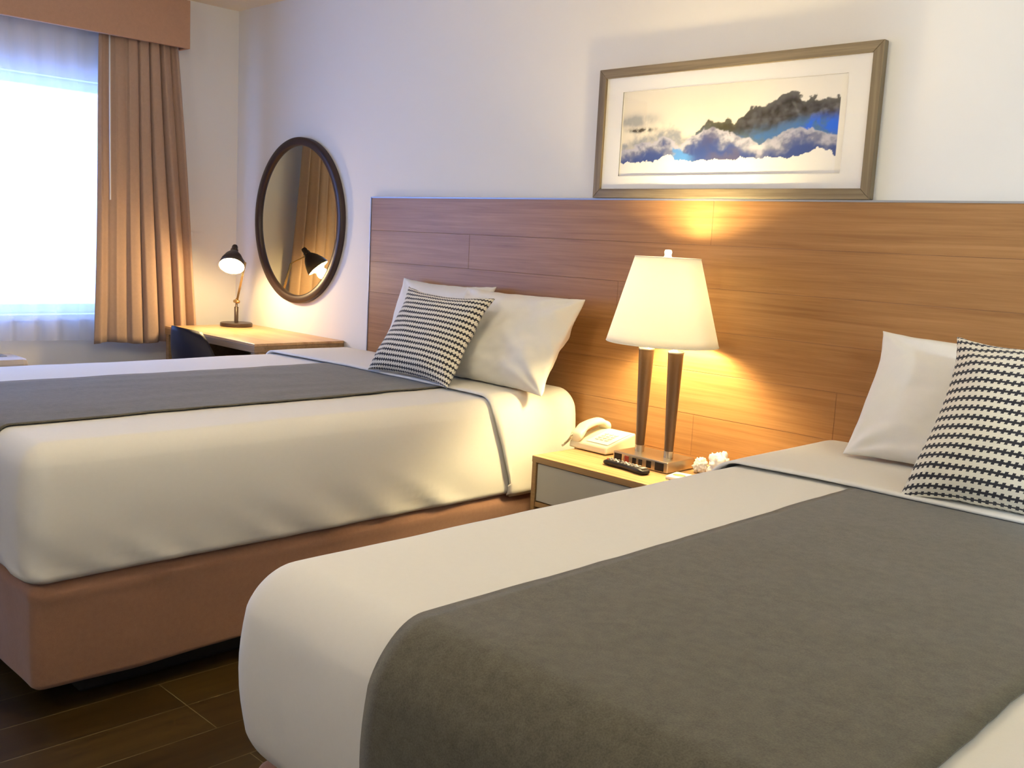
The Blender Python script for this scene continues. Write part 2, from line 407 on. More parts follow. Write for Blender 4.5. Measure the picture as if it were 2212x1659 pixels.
BW, BL, BT, BB = 1.494, 2.06, 0.715, 0.352
HDY = -0.045
def make_bed(x0, seed, which, foot_round):
    x1 = x0 + BW
    y0, y1 = (-BL if which == 'far' else -2.078), (HDY if which == 'far' else -0.066)
    e = empty('bed', ((x0 + x1) / 2, -1.0, 0), {'far': 'queen bed nearer the window, its long side facing the nightstand', 'near': 'queen bed in the foreground, nearest the camera, its foot at the bottom of the photo'}[which], 'bed')
    ox = (x0 + x1) / 2
    def loc(vs): return [Vector((p[0] - ox, p[1] + 1.0, p[2])) for p in vs]
    so = Vector((seed * 3.7, seed * 1.3, 0))
    def disp(P, n):
        q = P + so
        d = 0.0035 * noise.noise(Vector((q.x * 3.0, q.y * 1.6, q.z * 3))) + 0.0015 * noise.noise(q * 9)
        side = 1 - abs(n.z)
        low = max(0.0, min(1.0, (0.56 - P.z) / 0.18))
        # pulls running up from the tucked lower edge
        w = noise.noise(Vector(((q.y + q.x) * 9 + (P.z) * 13, (q.y - q.x) * 1.5, P.z * 2.5)))
        d += side * low * (0.020 if which == 'far' else 0.006) * (w if w > 0 else 0.4 * w)
        # soft bulge of the sides
        d += side * bulge * math.sin(min(1, max(0, (P.z - BB) / (BT - BB))) * PI)
        # top sags a little toward the middle
        d += max(0, n.z) ** 3 * 0.006 * (1 - ((P.x - (x0 + x1) / 2) / 0.75) ** 2)
        return d
    box = (x0, x1, y0, y1, BB, BT)
    rh, rt, rb = (0.055, 0.070, 0.022) if which == 'far' else (0.075, 0.075, 0.075)
    bulge = 0.012 if which == 'far' else 0.030
    # base, box spring with fabric cover
    bm = bmesh.new(); bx(bm, x0 - ox + 0.10, x1 - ox - 0.10, y0 + 1.0 + 0.16, y1 + 1.0 - 0.05, 0.0, 0.13)
    bmobj('bed_base', bm, M_black, e, bevel=0.01)
    def sdisp(P, n):
        q = P + so
        side = 1 - abs(n.z)
        d = 0.005 * noise.noise(Vector((q.x * 3, q.y * 3, q.z * 2))) + 0.003 * noise.noise(q * 9)
        zz = 0.0
        if P.z < 0.11: zz = 0.014 * noise.noise(Vector((q.x * 2.2, q.y * 2.2, 3)))
        # piping bead near the top
        d += 0.004 * math.exp(-((P.z - 0.325) / 0.008) ** 2) * side
        return n * d + Vector((0, 0, zz))
    vs, fs = rshell((x0 + 0.012, x1 - 0.012, y0 + 0.012, y1 - 0.02, 0.072, BB + 0.004), 0.03, 0.03, 0.01, 0.02, sdisp, nb=4,
                    keep=lambda c, ax, s: not (ax == 2 and s == 0))
    mesh('box_spring_cover', loc(vs), fs, M_skirt, e, label='terracotta fabric skirt')
    vs, fs = rshell(box, rh, rt, rb, 0.026, disp, off=0.0)
    sh_ = mesh('sheet', loc(vs), fs, M_white, e, label='white sheet stretched over the mattress')
    cy = -0.50 if which == 'far' else -0.665
    def cut(P): return cy
    vs, fs = rshell(box, rh, rt, rb, 0.026, disp, off=0.0100, extra=((), (cy,), ()),
                    keep=lambda c, ax, s: c[1] > cy - 0.0001 and not (ax == 1) and not (ax == 2 and s == 0) and c[2] > BB + 0.012)
    ts = []
    for p in vs:
        side = max(0, min(1, (BT - 0.04 - p.z) / 0.3))
        # folded edge slants back down the side, as hanging cloth does
        if p.y < cy + 0.10: p.y += side * 0.11 * (1 - max(0, (p.y - cy)) / 0.10) + (0.006 * noise.noise(Vector((p.x * 5, p.z * 9, seed))) if p.y < cy + 0.03 else 0)
        ts.append(p)
    o = mesh('folded_cuff', loc(ts), fs, M_white, sh_); solid(o, 0.007)
    # runner: lies lengthwise on the sheet and hangs over the foot
    rx0, rx1 = {'far': (-1.005, -0.275), 'near': (1.437, 2.125)}[which]
    vs, fs = rshell(box, rh, rt, rb, 0.026, disp, off=0.0042, extra=((rx0, rx1), (cy + 0.03,), ()),
                    keep=lambda c, ax, s: rx0 < c[0] < rx1 and c[1] < cy + 0.05 and ((ax == 2 and s == 1) or (ax == 1 and s == 0)) and c[2] > BB + 0.02)
    for p in vs:
        for ed, sg in ((rx0, 1), (rx1, -1)):
            if abs(p.x - ed) < 0.02: p.x += 0.012 * noise.noise(Vector((p.y * 2.0, seed * 5 + ed, p.z))) + 0.003 * noise.noise(Vector((p.y * 14, seed, 0)))
        if which == 'far':
            t = (p.y + 0.5) / -1.55
            p.z += max(0, 0.004 * noise.noise(Vector((p.x * 16, p.y * 2.5, 1))))
    o = mesh('bed_runner', vs, fs, M_runner)
    solid(o, 0.0035)
    tagit(o, {'far': 'dark grey bed runner lying lengthwise on the bed nearer the window', 'near': 'wide charcoal bed runner over the foreground bed and down its foot'}[which], 'bed runner')
make_bed(0.0 - BW, 1, 'far', 0.06)
make_bed(1.0427, 2, 'near', 0.085)

# ------------------------------------------------------------ pillows
def cushion(name, w, h, T, cen, right, up, mt, seed, nu=46, nv=34, ear=0.05, pinch=0.07, pw=0.42, wr=0.006, sag=0.0, uv=False, bend=0.0, skew=0.0, fray=0.0):
    right = Vector(right).normalized(); up = Vector(up); up = (up - right * up.dot(right)).normalized(); nrm = right.cross(up)  # nrm towards front
    cen = Vector(cen); V, F, UV = [], [], []
    for side in (1, -1):
        for j in range(nv + 1):
            v = -1 + 2 * j / nv
            v = math.sin(v * PI / 2 * 0.88) / math.sin(PI / 2 * 0.88)
            for i in range(nu + 1):
                u = -1 + 2 * i / nu
                u = math.sin(u * PI / 2 * 0.88) / math.sin(PI / 2 * 0.88)
                x = w / 2 * u * (1 - pinch * (1 - v * v) + ear * (0.25 if v < 0 else 1.0) * (u * u * v * v) ** 2)
                y = h / 2 * v * (1 - pinch * (1 - u * u) + ear * (u * u * v * v) ** 2)
                th = T / 2 * max(0, (1 - u ** 4) * (1 - v ** 4)) ** pw * (0.62 + 0.38 * (1 - u * u) ** 0.5 * (1 - v * v) ** 0.5 if abs(u) < 1 and abs(v) < 1 else 0.62)
                rr = math.hypot(u, v); ang = math.atan2(v, u)
                edge = max(0, 1 - th / (T / 2) * 1.2)
                wn = noise.noise(Vector((u * 2.2 + seed, v * 2.2, side))) * wr * 1.2
                # creases radiating from the corners
                for cu in (-1, 1):
                    for cv in (-1, 1):
                        du, dv = u - cu, v - cv; rc = math.hypot(du, dv)
                        aa = math.atan2(dv, du)
                        wn += wr * 1.1 * math.exp(-rc * 2.2) * math.sin(aa * 9 + seed * 2 + cu + cv * 2) * min(1, rc * 3)
                wn += 0.5 * wr * noise.noise(Vector((u * 7 + seed, v * 7, side * 2)))
                z = side * (th + wn * min(1, th / (T / 2) * 2.5)) + 0.012 * noise.noise(Vector((u * 1.7, v * 1.7, seed * 9))) * (abs(u) ** 4 + abs(v) ** 4)
                if edge > 0.9:
                    x += 0.004 * noise.noise(Vector((v * 8, seed, u)))
                    y += 0.005 * noise.noise(Vector((u * 9, seed + 4, v)))
                z += bend * (v * v - 0.3) * h
                if v < 0: x *= 1 + sag * v * v * 0.3
                x += skew * v * h
                p = cen + right * x + up * y + nrm * z
                V.append(p); UV.append(((u * (1 - 0.0) + 1) / 2, (v + 1) / 2))
    n1 = (nu + 1) * (nv + 1)
    # cloth pattern follows the true length over the puffed surface
    jm, im = nv // 2, nu // 2
    cu_ = [0.0]; cv_ = [0.0]
    for i in range(nu): cu_.append(cu_[-1] + (V[jm * (nu + 1) + i + 1] - V[jm * (nu + 1) + i]).length)
    for j in range(nv): cv_.append(cv_[-1] + (V[(j + 1) * (nu + 1) + im] - V[j * (nu + 1) + im]).length)
    UV = [(cu_[(k % n1) % (nu + 1)] / cu_[-1], cv_[(k % n1) // (nu + 1)] / cv_[-1]) for k in range(2 * n1)]
    for s in (0, 1):
        for j in range(nv):
            for i in range(nu):
                a = s * n1 + j * (nu + 1) + i
                f = (a, a + 1, a + nu + 2, a + nu + 1); F.append(f if s == 0 else f[::-1])
    # weld the rim: front rim verts joined with back rim by thin faces
    rim = [j * (nu + 1) + i for (i, j) in [(i, 0) for i in range(nu)] + [(nu, j) for j in range(nv)] + [(i, nv) for i in range(nu, 0, -1)] + [(0, j) for j in range(nv, 0, -1)]]
    for k in range(len(rim)):
        a, b = rim[k], rim[(k + 1) % len(rim)]; F.append((b, a, a + n1, b + n1))
    for k in rim: V[k] = V[k] + nrm * 0.002; V[k + n1] = V[k + n1] - nrm * 0.002
    org = cen - up * (h * 0.5)
    o = mesh(name, [p - org for p in V], F, mt, None, uvs=UV)
    o.location = org
    sb = o.modifiers.new('sub', 'SUBSURF'); sb.levels = 1; sb.render_levels = 1
    return o
def lean(bottom, top):  # centre, up vector, length
    b, t = Vector(bottom), Vector(top); return (b + t) / 2, (t - b), (t - b).length
# far bed: two white pillows against the headboard and one patterned cushion
c, u, h = lean((-0.75, -0.195, 0.750), (-0.735, -0.075, 1.078))
o = cushion('pillow', 0.57, h * 1.02, 0.12, c, (1, 0.0, 0), u, M_pillow, 2.0, wr=0.010, pinch=0.035)
tagit(o, 'white pillow on the far bed standing behind the patterned cushion, nearer the window', 'pillow', None)
c, u, h = lean((-0.225, -0.335, 0.742), (-0.235, -0.135, 1.072))
o = cushion('pillow', 0.63, h * 1.0, 0.15, c, (1, -0.01, 0), u, M_pillow, 5.0, wr=0.016, pinch=0.025, ear=0.035)
tagit(o, 'white pillow on the far bed, right of the patterned cushion and nearest the lamp', 'pillow', None)
c, u, h = lean((-0.428, -0.505, 0.752), (-0.475, -0.325, 1.045))
o = cushion('throw_pillow', 0.475, h * 1.06, 0.125, c, (1, -0.01, -0.012), u, M_throw, 8.0, wr=0.005, uv=True, ear=0.06, pinch=0.065)
tagit(o, 'square cushion with rows of dark crosses leaning on the pillows of the far bed', 'cushion', None)
# near bed
c, u, h = lean((1.600, -0.335, 0.748), (1.570, -0.16, 1.055))
o = cushion('pillow', 0.66, h * 1.04, 0.14, c, (1, 0.03, -0.02), u, M_pillow, 11.0, wr=0.011, pinch=0.03, ear=0.04)
tagit(o, 'white pillow against the headboard on the foreground bed, at the right edge', 'pillow', None)
c, u, h = lean((1.858, -0.632, 0.750), (1.745, -0.41, 1.068))
o = cushion('throw_pillow', 0.50, h * 1.05, 0.165, c, (1, 0.02, -0.02), u, M_throw, 14.0, wr=0.005, uv=True, ear=0.06, pinch=0.065)
tagit(o, 'square cushion with rows of dark crosses on the foreground bed, cut by the right edge', 'cushion', None)

# ------------------------------------------------------------ nightstand
NZ = 0.545
NX0, NX1, NY0, NY1 = 0.168, 0.930, -0.448, -0.024
e = empty('nightstand', ((NX0 + NX1) / 2, -0.2, 0), 'oak nightstand with a pale grey drawer front between the two beds', 'nightstand')
ox = (NX0 + NX1) / 2
def nb(name, x0, x1, y0, y1, z0, z1, m, parent=None, bevel=0.0015, label=None):
    return boxo(name, x0 - ox, x1 - ox, y0 + 0.2, y1 + 0.2, z0, z1, m, parent or e, bevel, label)
nb('top_panel', NX0, NX1, NY0, NY1, NZ - 0.022, NZ, M_oak)
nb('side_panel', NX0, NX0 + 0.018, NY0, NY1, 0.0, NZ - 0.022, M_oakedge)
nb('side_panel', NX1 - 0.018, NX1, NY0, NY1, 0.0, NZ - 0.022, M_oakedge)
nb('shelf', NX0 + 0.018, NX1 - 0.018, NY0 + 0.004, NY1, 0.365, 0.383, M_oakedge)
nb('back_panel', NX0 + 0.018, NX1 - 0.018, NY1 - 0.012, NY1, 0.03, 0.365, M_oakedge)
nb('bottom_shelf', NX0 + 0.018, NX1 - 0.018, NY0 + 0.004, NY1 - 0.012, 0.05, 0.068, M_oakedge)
nb('drawer', NX0 + 0.021, NX1 - 0.021, NY0 + 0.006, NY1 - 0.02, 0.387, NZ - 0.026, M_drawer, label='pale grey drawer front')
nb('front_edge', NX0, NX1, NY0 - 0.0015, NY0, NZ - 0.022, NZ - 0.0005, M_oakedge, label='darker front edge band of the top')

# ------------------------------------------------------------ bedside lamp
LX, LY = 0.500, -0.200
e = empty('table_lamp', (LX, LY, NZ), 'lit bedside lamp with cream shade on twin brown columns, on the nightstand', 'lamp')
bm = bmesh.new(); bx(bm, -0.115, 0.115, -0.076, 0.076, 0.0005, 0.038)
base = bmobj('base', bm, M_nickel, e, bevel=0.003, label='brushed metal base with power sockets')
for (x, w, hh, mm) in ((-0.093, 0.032, 0.027, M_blk), (-0.055, 0.018, 0.021, M_redbtn), (-0.023, 0.016, 0.020, M_blk), (0.003, 0.016, 0.020, M_blk), (0.038, 0.020, 0.024, M_blk), (0.082, 0.036, 0.028, M_blk)):
    b = bmesh.new(); bx(b, x - w / 2, x + w / 2, -0.0775, -0.0745, 0.019 - hh / 2, 0.019 + hh / 2)
    so = bmobj('rocker_switch' if mm is M_redbtn else 'socket', b, mm, base, bevel=0.001)
for sx in (-0.061, 0.061):
    bm = bmesh.new(); lathe(bm, [(0.0165, 0.038), (0.0165, 0.060), (0.0145, 0.0601)], sx, 0, 28); bmobj('collar', bm, M_nickel, e, smooth=False)
    bm = bmesh.new(); lathe(bm, [(0.0148, 0.060), (0.0205, 0.22), (0.0260, 0.388), (0.0272, 0.390)], sx, 0, 32); bmobj('column', bm, M_bronze, e, smooth=True)
    bm = bmesh.new(); lathe(bm, [(0.0272, 0.390), (0.0275, 0.3905), (0.027, 0.397), (0.011, 0.401), (0.011, 0.50), (0.0, 0.50)], sx, 0, 28); bmobj('socket_cap', bm, M_nickel, e, smooth=True)
    bm = bmesh.new(); lathe(bm, [(0.013, 0.50), (0.014, 0.52), (0.026, 0.56), (0.030, 0.585), (0.026, 0.61), (0.012, 0.626), (0.0, 0.628)], sx, 0, 20)
    bmobj('bulb', bm, emit('warm_bulb', (1.0, 0.77, 0.38), 720), e, smooth=True, label='glowing bulb')
bm = bmesh.new()
tube(bm, [(0, 0, 0.480), (0, 0, 0.712)], 0.003, 8)
tube(bm, [(-0.103, 0, 0.698), (0.103, 0, 0.698)], 0.0025, 8); tube(bm, [(-0.061, 0, 0.48), (0.061, 0, 0.48)], 0.003, 8)
tube(bm, [(0, -0.103, 0.698), (0, 0.103, 0.698)], 0.0025, 8)
bmobj('harp', bm, M_nickel, e, smooth=True)
bm = bmesh.new(); lathe(bm, [(0.012, 0.700), (0.013, 0.706), (0.011, 0.712), (0.013, 0.722), (0.010, 0.729), (0.0, 0.730)], 0, 0, 20); bmobj('finial', bm, M_shade, e, smooth=True)
bm = bmesh.new(); n = 64; rings = []
for k in range(13):
    t = k / 12; z = 0.418 + (0.703 - 0.418) * t
    ax_, ay_ = 0.195 + (0.110 - 0.195) * t, 0.171 + (0.104 - 0.171) * t
    rings.append([bm.verts.new((ax_ * math.copysign(abs(math.cos(a)), math.cos(a)), ay_ * math.copysign(abs(math.sin(a)), math.sin(a)), z)) for a in [2 * PI * q / n for q in range(n)]])
for a, b in zip(rings, rings[1:]):
    for q in range(n): bm.faces.new((a[q], a[(q + 1) % n], b[(q + 1) % n], b[q]))
sh = bmobj('lamp_shade', bm, M_shade, e, smooth=True, label='cream fabric shade'); solid(sh, 0.0012)
for ring_t in (0.0, 1.0):
    bm = bmesh.new()
    z = 0.418 + 0.285 * ring_t; ax_, ay_ = 0.195 - 0.085 * ring_t, 0.171 - 0.067 * ring_t
    tube(bm, [(ax_ * math.copysign(abs(math.cos(a)), math.cos(a)), ay_ * math.copysign(abs(math.sin(a)), math.sin(a)), z) for a in [2 * PI * q / n for q in range(n + 1)]], 0.0022, 6, False)
    bmobj('shade_trim', bm, M_shade, sh, smooth=True)
def point(name, loc, power, col, r=0.03):
    l = bpy.data.lights.new(name, 'POINT'); l.energy = power; l.color = col; l.shadow_soft_size = r
    o = bpy.data.objects.new(name, l); C.objects.link(o); o.location = loc; return o

# ------------------------------------------------------------ telephone
e = empty('telephone', (0.232, -0.150, NZ), 'ivory desk telephone with its handset, at the left rear of the nightstand', 'telephone')
bm = bmesh.new()
pts = [(-0.088, -0.085), (0.088, -0.085), (0.090, 0.082), (-0.090, 0.082)]
lo = [bm.verts.new((x, y, 0.004)) for x, y in pts]
hi = [bm.verts.new((x * 0.97, y * 0.98, 0.030 if y < 0 else 0.066)) for x, y in pts]
for k in range(4): bm.faces.new((lo[k], lo[(k + 1) % 4], hi[(k + 1) % 4], hi[k]))
bm.faces.new(lo[::-1]); bm.faces.new(hi)
bmobj('body', bm, M_ivory, e, bevel=0.006)
bm = bmesh.new(); Mx = Matrix.Translation((0.02, 0, 0.050)) @ Matrix.Rotation(math.atan2(0.036, 0.165), 4, 'X')
bx(bm, -0.040, 0.060, -0.070, 0.066, -0.001, 0.002, Mx); face = bmobj('faceplate', bm, M_ivorykey, e, bevel=0.001)
bm = bmesh.new()
for r in range(4):
    for q in range(3): bx(bm, -0.020 + q * 0.022, -0.006 + q * 0.022, -0.045 + r * 0.018, -0.034 + r * 0.018, 0.002, 0.005, Mx)
bmobj('keypad', bm, M_ivory, face, bevel=0.001)
bm = bmesh.new(); prof = []
for k in range(15):
    t = k / 14; y = -0.088 + 0.176 * t
    z = 0.050 + 0.027 * t + 0.023 * math.sin(PI * t) ** 0.6
    thick = 0.0145 + 0.009 * (abs(2 * t - 1) ** 3)
    wd = 0.024 + 0.006 * (abs(2 * t - 1) ** 2)
    prof.append((y, z, thick, wd))
rings = []
for (y, z, th, wd) in prof:
    zc_ = z - (0.012 if th > 0.017 else 0.0)
    rings.append([bm.verts.new((-0.058 + wd * cx, y, zc_ + th * cz)) for cx, cz in [(-1, -0.8), (-1, 0.5), (-0.6, 1), (0.6, 1), (1, 0.5), (1, -0.8)]])
for a, b in zip(rings, rings[1:]):
    for k in range(6): bm.faces.new((a[k], b[k], b[(k + 1) % 6], a[(k + 1) % 6]))
bm.faces.new(rings[0]); bm.faces.new(rings[-1][::-1])
hs = bmobj('handset', bm, M_ivory, e, smooth=True)
m_ = hs.modifiers.new('sub', 'SUBSURF'); m_.levels = 2; m_.render_levels = 2
bm = bmesh.new(); cpts = []
for k in range(150):
    t = k / 149; a = t * 2 * PI * 22
    base_p = Vector((-0.070 - 0.035 * t - 0.01 * math.sin(PI * t), -0.092 + 0.006 * math.sin(5 * t), 0.040 * (1 - t) ** 2 + 0.0085))
    cpts.append(base_p + Vector((0, math.cos(a) * 0.0055, math.sin(a) * 0.0055)))
tube(bm, cpts, 0.0013, 5); bmobj('coiled_cord', bm, M_ivory, e, smooth=True)

# ------------------------------------------------------------ remote control
e = empty('remote_control', (0.492, -0.337, NZ), 'black television remote lying in front of the lamp base', 'remote control', rz=math.radians(-7))
bm = bmesh.new(); prof = []
for k in range(13):
    t = k / 12; x = -0.098 + 0.196 * t
    w = 0.022 + 0.0035 * math.cos(2 * PI * t) * (1 if t > 0.2 else 0.8)
    if t < 0.05 or t > 0.95: w *= 0.72
    prof.append((x, w, 0.020 if 0.02 < t < 0.98 else 0.012))
rings = []
for (x, w, h_) in prof:
    rings.append([bm.verts.new((x, w * a, 0.001 + h_ * b)) for a, b in ((-0.7, 0), (-1, 0.35), (-0.95, 0.85), (-0.7, 1), (0.7, 1), (0.95, 0.85), (1, 0.35), (0.7, 0))])
for a, b in zip(rings, rings[1:]):
    for k in range(8): bm.faces.new((a[k], b[k], b[(k + 1) % 8], a[(k + 1) % 8]))
bm.faces.new(rings[0]); bm.faces.new(rings[-1][::-1])
body = bmobj('body', bm, M_blk, e, smooth=True); m_ = body.modifiers.new('sub', 'SUBSURF'); m_.levels = 1; m_.render_levels = 2
for r in range(9):
    for q in range(3):
        if r in (3,) and q == 1: continue
        b = bmesh.new(); lathe(b, [(0.0036, 0.0195), (0.0036, 0.0228), (0.0, 0.0232)], -0.078 + r * 0.0165, -0.010 + q * 0.010, 10)
        bmobj('button', b, M_redbtn if (r, q) == (0, 0) else (M_grey if (r + q) % 3 else M_pwhite), e, smooth=True)
b = bmesh.new(); bx(b, 0.070, 0.086, -0.012, 0.012, 0.0195, 0.0225); bmobj('label_plate', b, M_grey, e, bevel=0.001)

# ------------------------------------------------------------ crumpled tissues & notepad beside the lamp
def crumple(name, cx, cy, cz, rx, ry, rz, seed, mt):
    bm = bmesh.new(); bmesh.ops.create_icosphere(bm, subdivisions=4, radius=1)
    for v_ in bm.verts:
        n = v_.co.normalized()
        d = 0.72 + 0.55 * abs(noise.noise(n * 2.1 + Vector((seed, 0, 0)))) + 0.22 * noise.noise(n * 4.5 + Vector((0, seed, 0)))
        v_.co = Vector((n.x * rx * d, n.y * ry * d, max(n.z * rz * d, -rz * 0.55)))
    o = bmobj(name, bm, mt, None, smooth=True); o.location = (cx, cy, cz); return o
o = crumple('crumpled_tissue', 0.735, -0.155, NZ + 0.033, 0.045, 0.035, 0.055, 4.0, M_tissue)
tagit(o, 'crumpled white tissue on the nightstand, the taller lump against the headboard', 'tissue')
o = crumple('crumpled_tissue', 0.662, -0.155, NZ + 0.021, 0.028, 0.028, 0.034, 9.0, M_tissue)
tagit(o, 'small crumpled white tissue right next to the lamp base', 'tissue')
e = empty('notepad', (0.690, -0.275, NZ), 'small paper pad lying on the nightstand right of the lamp base', 'notepad', rz=0.2)
boxo('paper_block', -0.05, 0.06, -0.05, 0.035, 0.0005, 0.010, M_tissue, e)
M_green = mat('leaf_print', (0.16, 0.24, 0.10), 0.6)
bm = bmesh.new(); lathe(bm, [(0.0, 0.0108), (0.016, 0.0108)], -0.02, -0.01, 14, sx=1.4); bmobj('printed_leaf', bm, M_green, e)

# ------------------------------------------------------------ picture
PX0, PX1, PZ0, PZ1 = 0.0235, 1.115, 1.4535, 1.9173
pcx, pcz = (PX0 + PX1) / 2, (PZ0 + PZ1) / 2
e = empty('framed_picture', (pcx - 0.019, -0.001, PZ0), 'wide grey-oak framed cloud watercolour standing on top of the headboard', 'picture')
fw = 0.033
def pbar(p):  # mitred bar
    bm = bmesh.new()
    fr = [bm.verts.new((x - pcx, -0.026, z - PZ0)) for x, z in p]
    bk = [bm.verts.new((x - pcx, 0.0, z - PZ0)) for x, z in p]
    bm.faces.new(fr); bm.faces.new(bk[::-1])
    for k in range(4): bm.faces.new((fr[k], bk[k], bk[(k + 1) % 4], fr[(k + 1) % 4]))
    return bm
M_framev = wood('grey_oak_frame_upright', [(0.35, (0.09, 0.065, 0.035)), (0.5, (0.165, 0.125, 0.07)), (0.65, (0.25, 0.20, 0.125))], 'z', 0.5)
O = [(PX0, PZ0), (PX1, PZ0), (PX1, PZ1), (PX0, PZ1)]; I = [(PX0 + fw, PZ0 + fw), (PX1 - fw, PZ0 + fw), (PX1 - fw, PZ1 - fw), (PX0 + fw, PZ1 - fw)]
for k in range(4):
    bmobj('frame_bar', pbar([O[k], O[(k + 1) % 4], I[(k + 1) % 4], I[k]]), M_frame if k % 2 == 0 else M_framev, e, bevel=0.002)
AX0, AX1, AZ0, AZ1 = 0.134, 1.005, 1.533, 1.832   # opening in the mat
bm = bmesh.new()
R0 = (PX0 + fw - 0.004, PX1 - fw + 0.004, PZ0 + fw - 0.004, PZ1 - fw + 0.004)
for a in ((R0[0], R0[1], R0[2], AZ0), (R0[0], R0[1], AZ1, R0[3]), (R0[0], AX0, AZ0, AZ1), (AX1, R0[1], AZ0, AZ1)):
    bx(bm, a[0] - pcx, a[1] - pcx, -0.016, -0.010, a[2] - PZ0, a[3] - PZ0)
bmobj('mat_board', bm, M_mat, e)
bm = bmesh.new()
for a in ((AX0 - 0.002, AX1 + 0.002, AZ0 - 0.002, AZ0), (AX0 - 0.002, AX1 + 0.002, AZ1, AZ1 + 0.002), (AX0 - 0.002, AX0, AZ0, AZ1), (AX1, AX1 + 0.002, AZ0, AZ1)):
    bx(bm, a[0] - pcx, a[1] - pcx, -0.0165, -0.013, a[2] - PZ0, a[3] - PZ0)
bmobj('mat_bevel', bm, M_matedge, e)
# watercolour: painted clouds held as surface colours on the sheet of paper
def interp(u, pts):
    for (a, b), (c, d) in zip(pts, pts[1:]):
        if u <= c: return b + (d - b) * (u - a) / max(1e-6, c - a)
    return pts[-1][1]
def fbm(x, y, s, o=4):
    r = 0; a = 1; t = 0
    for k in range(o): r += a * noise.noise(Vector((x * s, y * s, k * 7.1))); t += a; a *= 0.55; s *= 2.1
    return r / t
def mixc(a, b, t):
    t = max(0, min(1, t)); return tuple(p + (q - p) * t for p, q in zip(a, b))
def sm(a, b, x):
    t = max(0, min(1, (x - a) / (b - a))); return t * t * (3 - 2 * t)
IX0, IX1, IZ0, IZ1 = 0.141, 0.981, 1.573, 1.805
PAPER = (0.90, 0.88, 0.82)
def artcol(x, z):
    u = (x - IX0) / (IX1 - IX0); v = (z - 1.573) / (1.790 - 1.573)
    X, Z = x * 1.0, z * 1.0
    n1 = 1.7 * fbm(X, Z, 11, 6); n2 = 1.8 * fbm(X + 5, Z * 1.3, 30, 5); n3 = 1.5 * fbm(X * 0.6 + 2, Z * 2.2, 34, 4)
    col = PAPER
    ed = 0.004
    if u < -ed or u > 1 + ed: return PAPER
    # white sky with the lamp's warm glow painted in, fading to the right
    col = mixc((0.88, 0.82, 0.70), (0.90, 0.88, 0.84), sm(0.5, 0.9, u))
    # small grey cloud at left
    g = math.exp(-((u - 0.07) / 0.10) ** 2 - ((v - 0.70) / 0.10) ** 2) * (0.9 + 1.6 * n1)
    col = mixc(col, (0.30, 0.33, 0.36), min(0.8, g))
    g = math.exp(-((u - 0.10) / 0.06) ** 2 - ((v - 0.56) / 0.035) ** 2) * (1.1 + 2.5 * n2)
    col = mixc(col, (0.05, 0.045, 0.03), min(0.95, g * 1.1))
    # pale grey puffs left centre
    tp = interp(u, [(0, 0.42), (0.1, 0.50), (0.2, 0.64), (0.28, 0.60), (0.36, 0.46), (0.45, 0.56), (0.55, 0.50), (0.62, 0.42), (1, 0.4)]) + 0.16 * n1 + 0.07 * n2
    k = sm(tp + 0.06, tp - 0.12, v)
    col = mixc(col, mixc((0.55, 0.54, 0.50), (0.32, 0.34, 0.40), sm(0, -0.3, v - tp) + n2), k)
    # big dark cloud
    dt = interp(u, [(0.0, -1), (0.34, -1), (0.38, 0.52), (0.45, 0.56), (0.53, 0.66), (0.57, 0.62), (0.60, 0.72), (0.655, 0.86), (0.70, 0.80), (0.74, 0.95), (0.82, 1.04), (0.86, 0.90), (0.90, 0.97), (0.95, 0.86), (1.0, 0.88)]) + 0.10 * n1 + 0.07 * n2
    db = interp(u, [(0.34, 0.52), (0.45, 0.46), (0.6, 0.46), (0.75, 0.50), (0.85, 0.60), (1.0, 0.62)]) + 0.12 * n1
    if u > 0.33:
        k = sm(dt + 0.012, dt - 0.012, v)
        soft = sm(0.0, 0.10, dt - v)
        dk = mixc((0.035, 0.033, 0.030), (0.11, 0.11, 0.125), 0.4 + 1.1 * n2)
        dk = mixc(dk, (0.30, 0.30, 0.31), 0.7 * sm(0.05, 0.5, n1) * sm(0.6, 0.8, u))
        olive = mixc(dk, (0.06, 0.055, 0.02), sm(0.62, 0.5, u))
        col = mixc(col, mixc(olive, (0.20, 0.20, 0.18), (1 - soft) * 0.4), k)
        k = sm(db + 0.10, db - 0.10, v) * k
        blue = mixc((0.11, 0.17, 0.24), (0.06, 0.17, 0.42), sm(0.5, 0.8, u) + n2)
        blue = mixc(blue, (0.015, 0.13, 0.80), sm(0.90, 0.99, u + 0.25 * n1) * sm(0.30, 0.45, v))
        col = mixc(col, blue, k)
    # front puff ridge
    rt_ = interp(u, [(0, 0.25), (0.12, 0.34), (0.22, 0.45), (0.30, 0.30), (0.36, 0.42), (0.42, 0.50), (0.48, 0.52), (0.55, 0.47), (0.60, 0.36), (0.63, 0.40), (0.68, 0.26), (0.74, 0.34), (0.80, 0.43), (0.90, 0.46), (0.95, 0.40), (1.0, 0.36)]) + 0.07 * n1 + 0.05 * n2
    k = sm(rt_ + 0.01, rt_ - 0.015, v)
    dep = rt_ - v
    body = mixc((0.52, 0.52, 0.62), (0.20, 0.22, 0.34), sm(0.0, 0.20, dep) + 0.9 * n2)
    body = mixc(body, (0.04, 0.075, 0.27), sm(0.06, 0.30, dep + 0.25 * n1))
    body = mixc(body, (0.13, 0.11, 0.17), 0.6 * sm(0.0, 0.5, n1) * sm(0.35, 0.5, u) * sm(0.75, 0.6, u))
    body = mixc(body, (0.70, 0.70, 0.74), math.exp(-((u - 0.67) / 0.05) ** 2 - ((v - 0.22) / 0.05) ** 2) * 1.1)
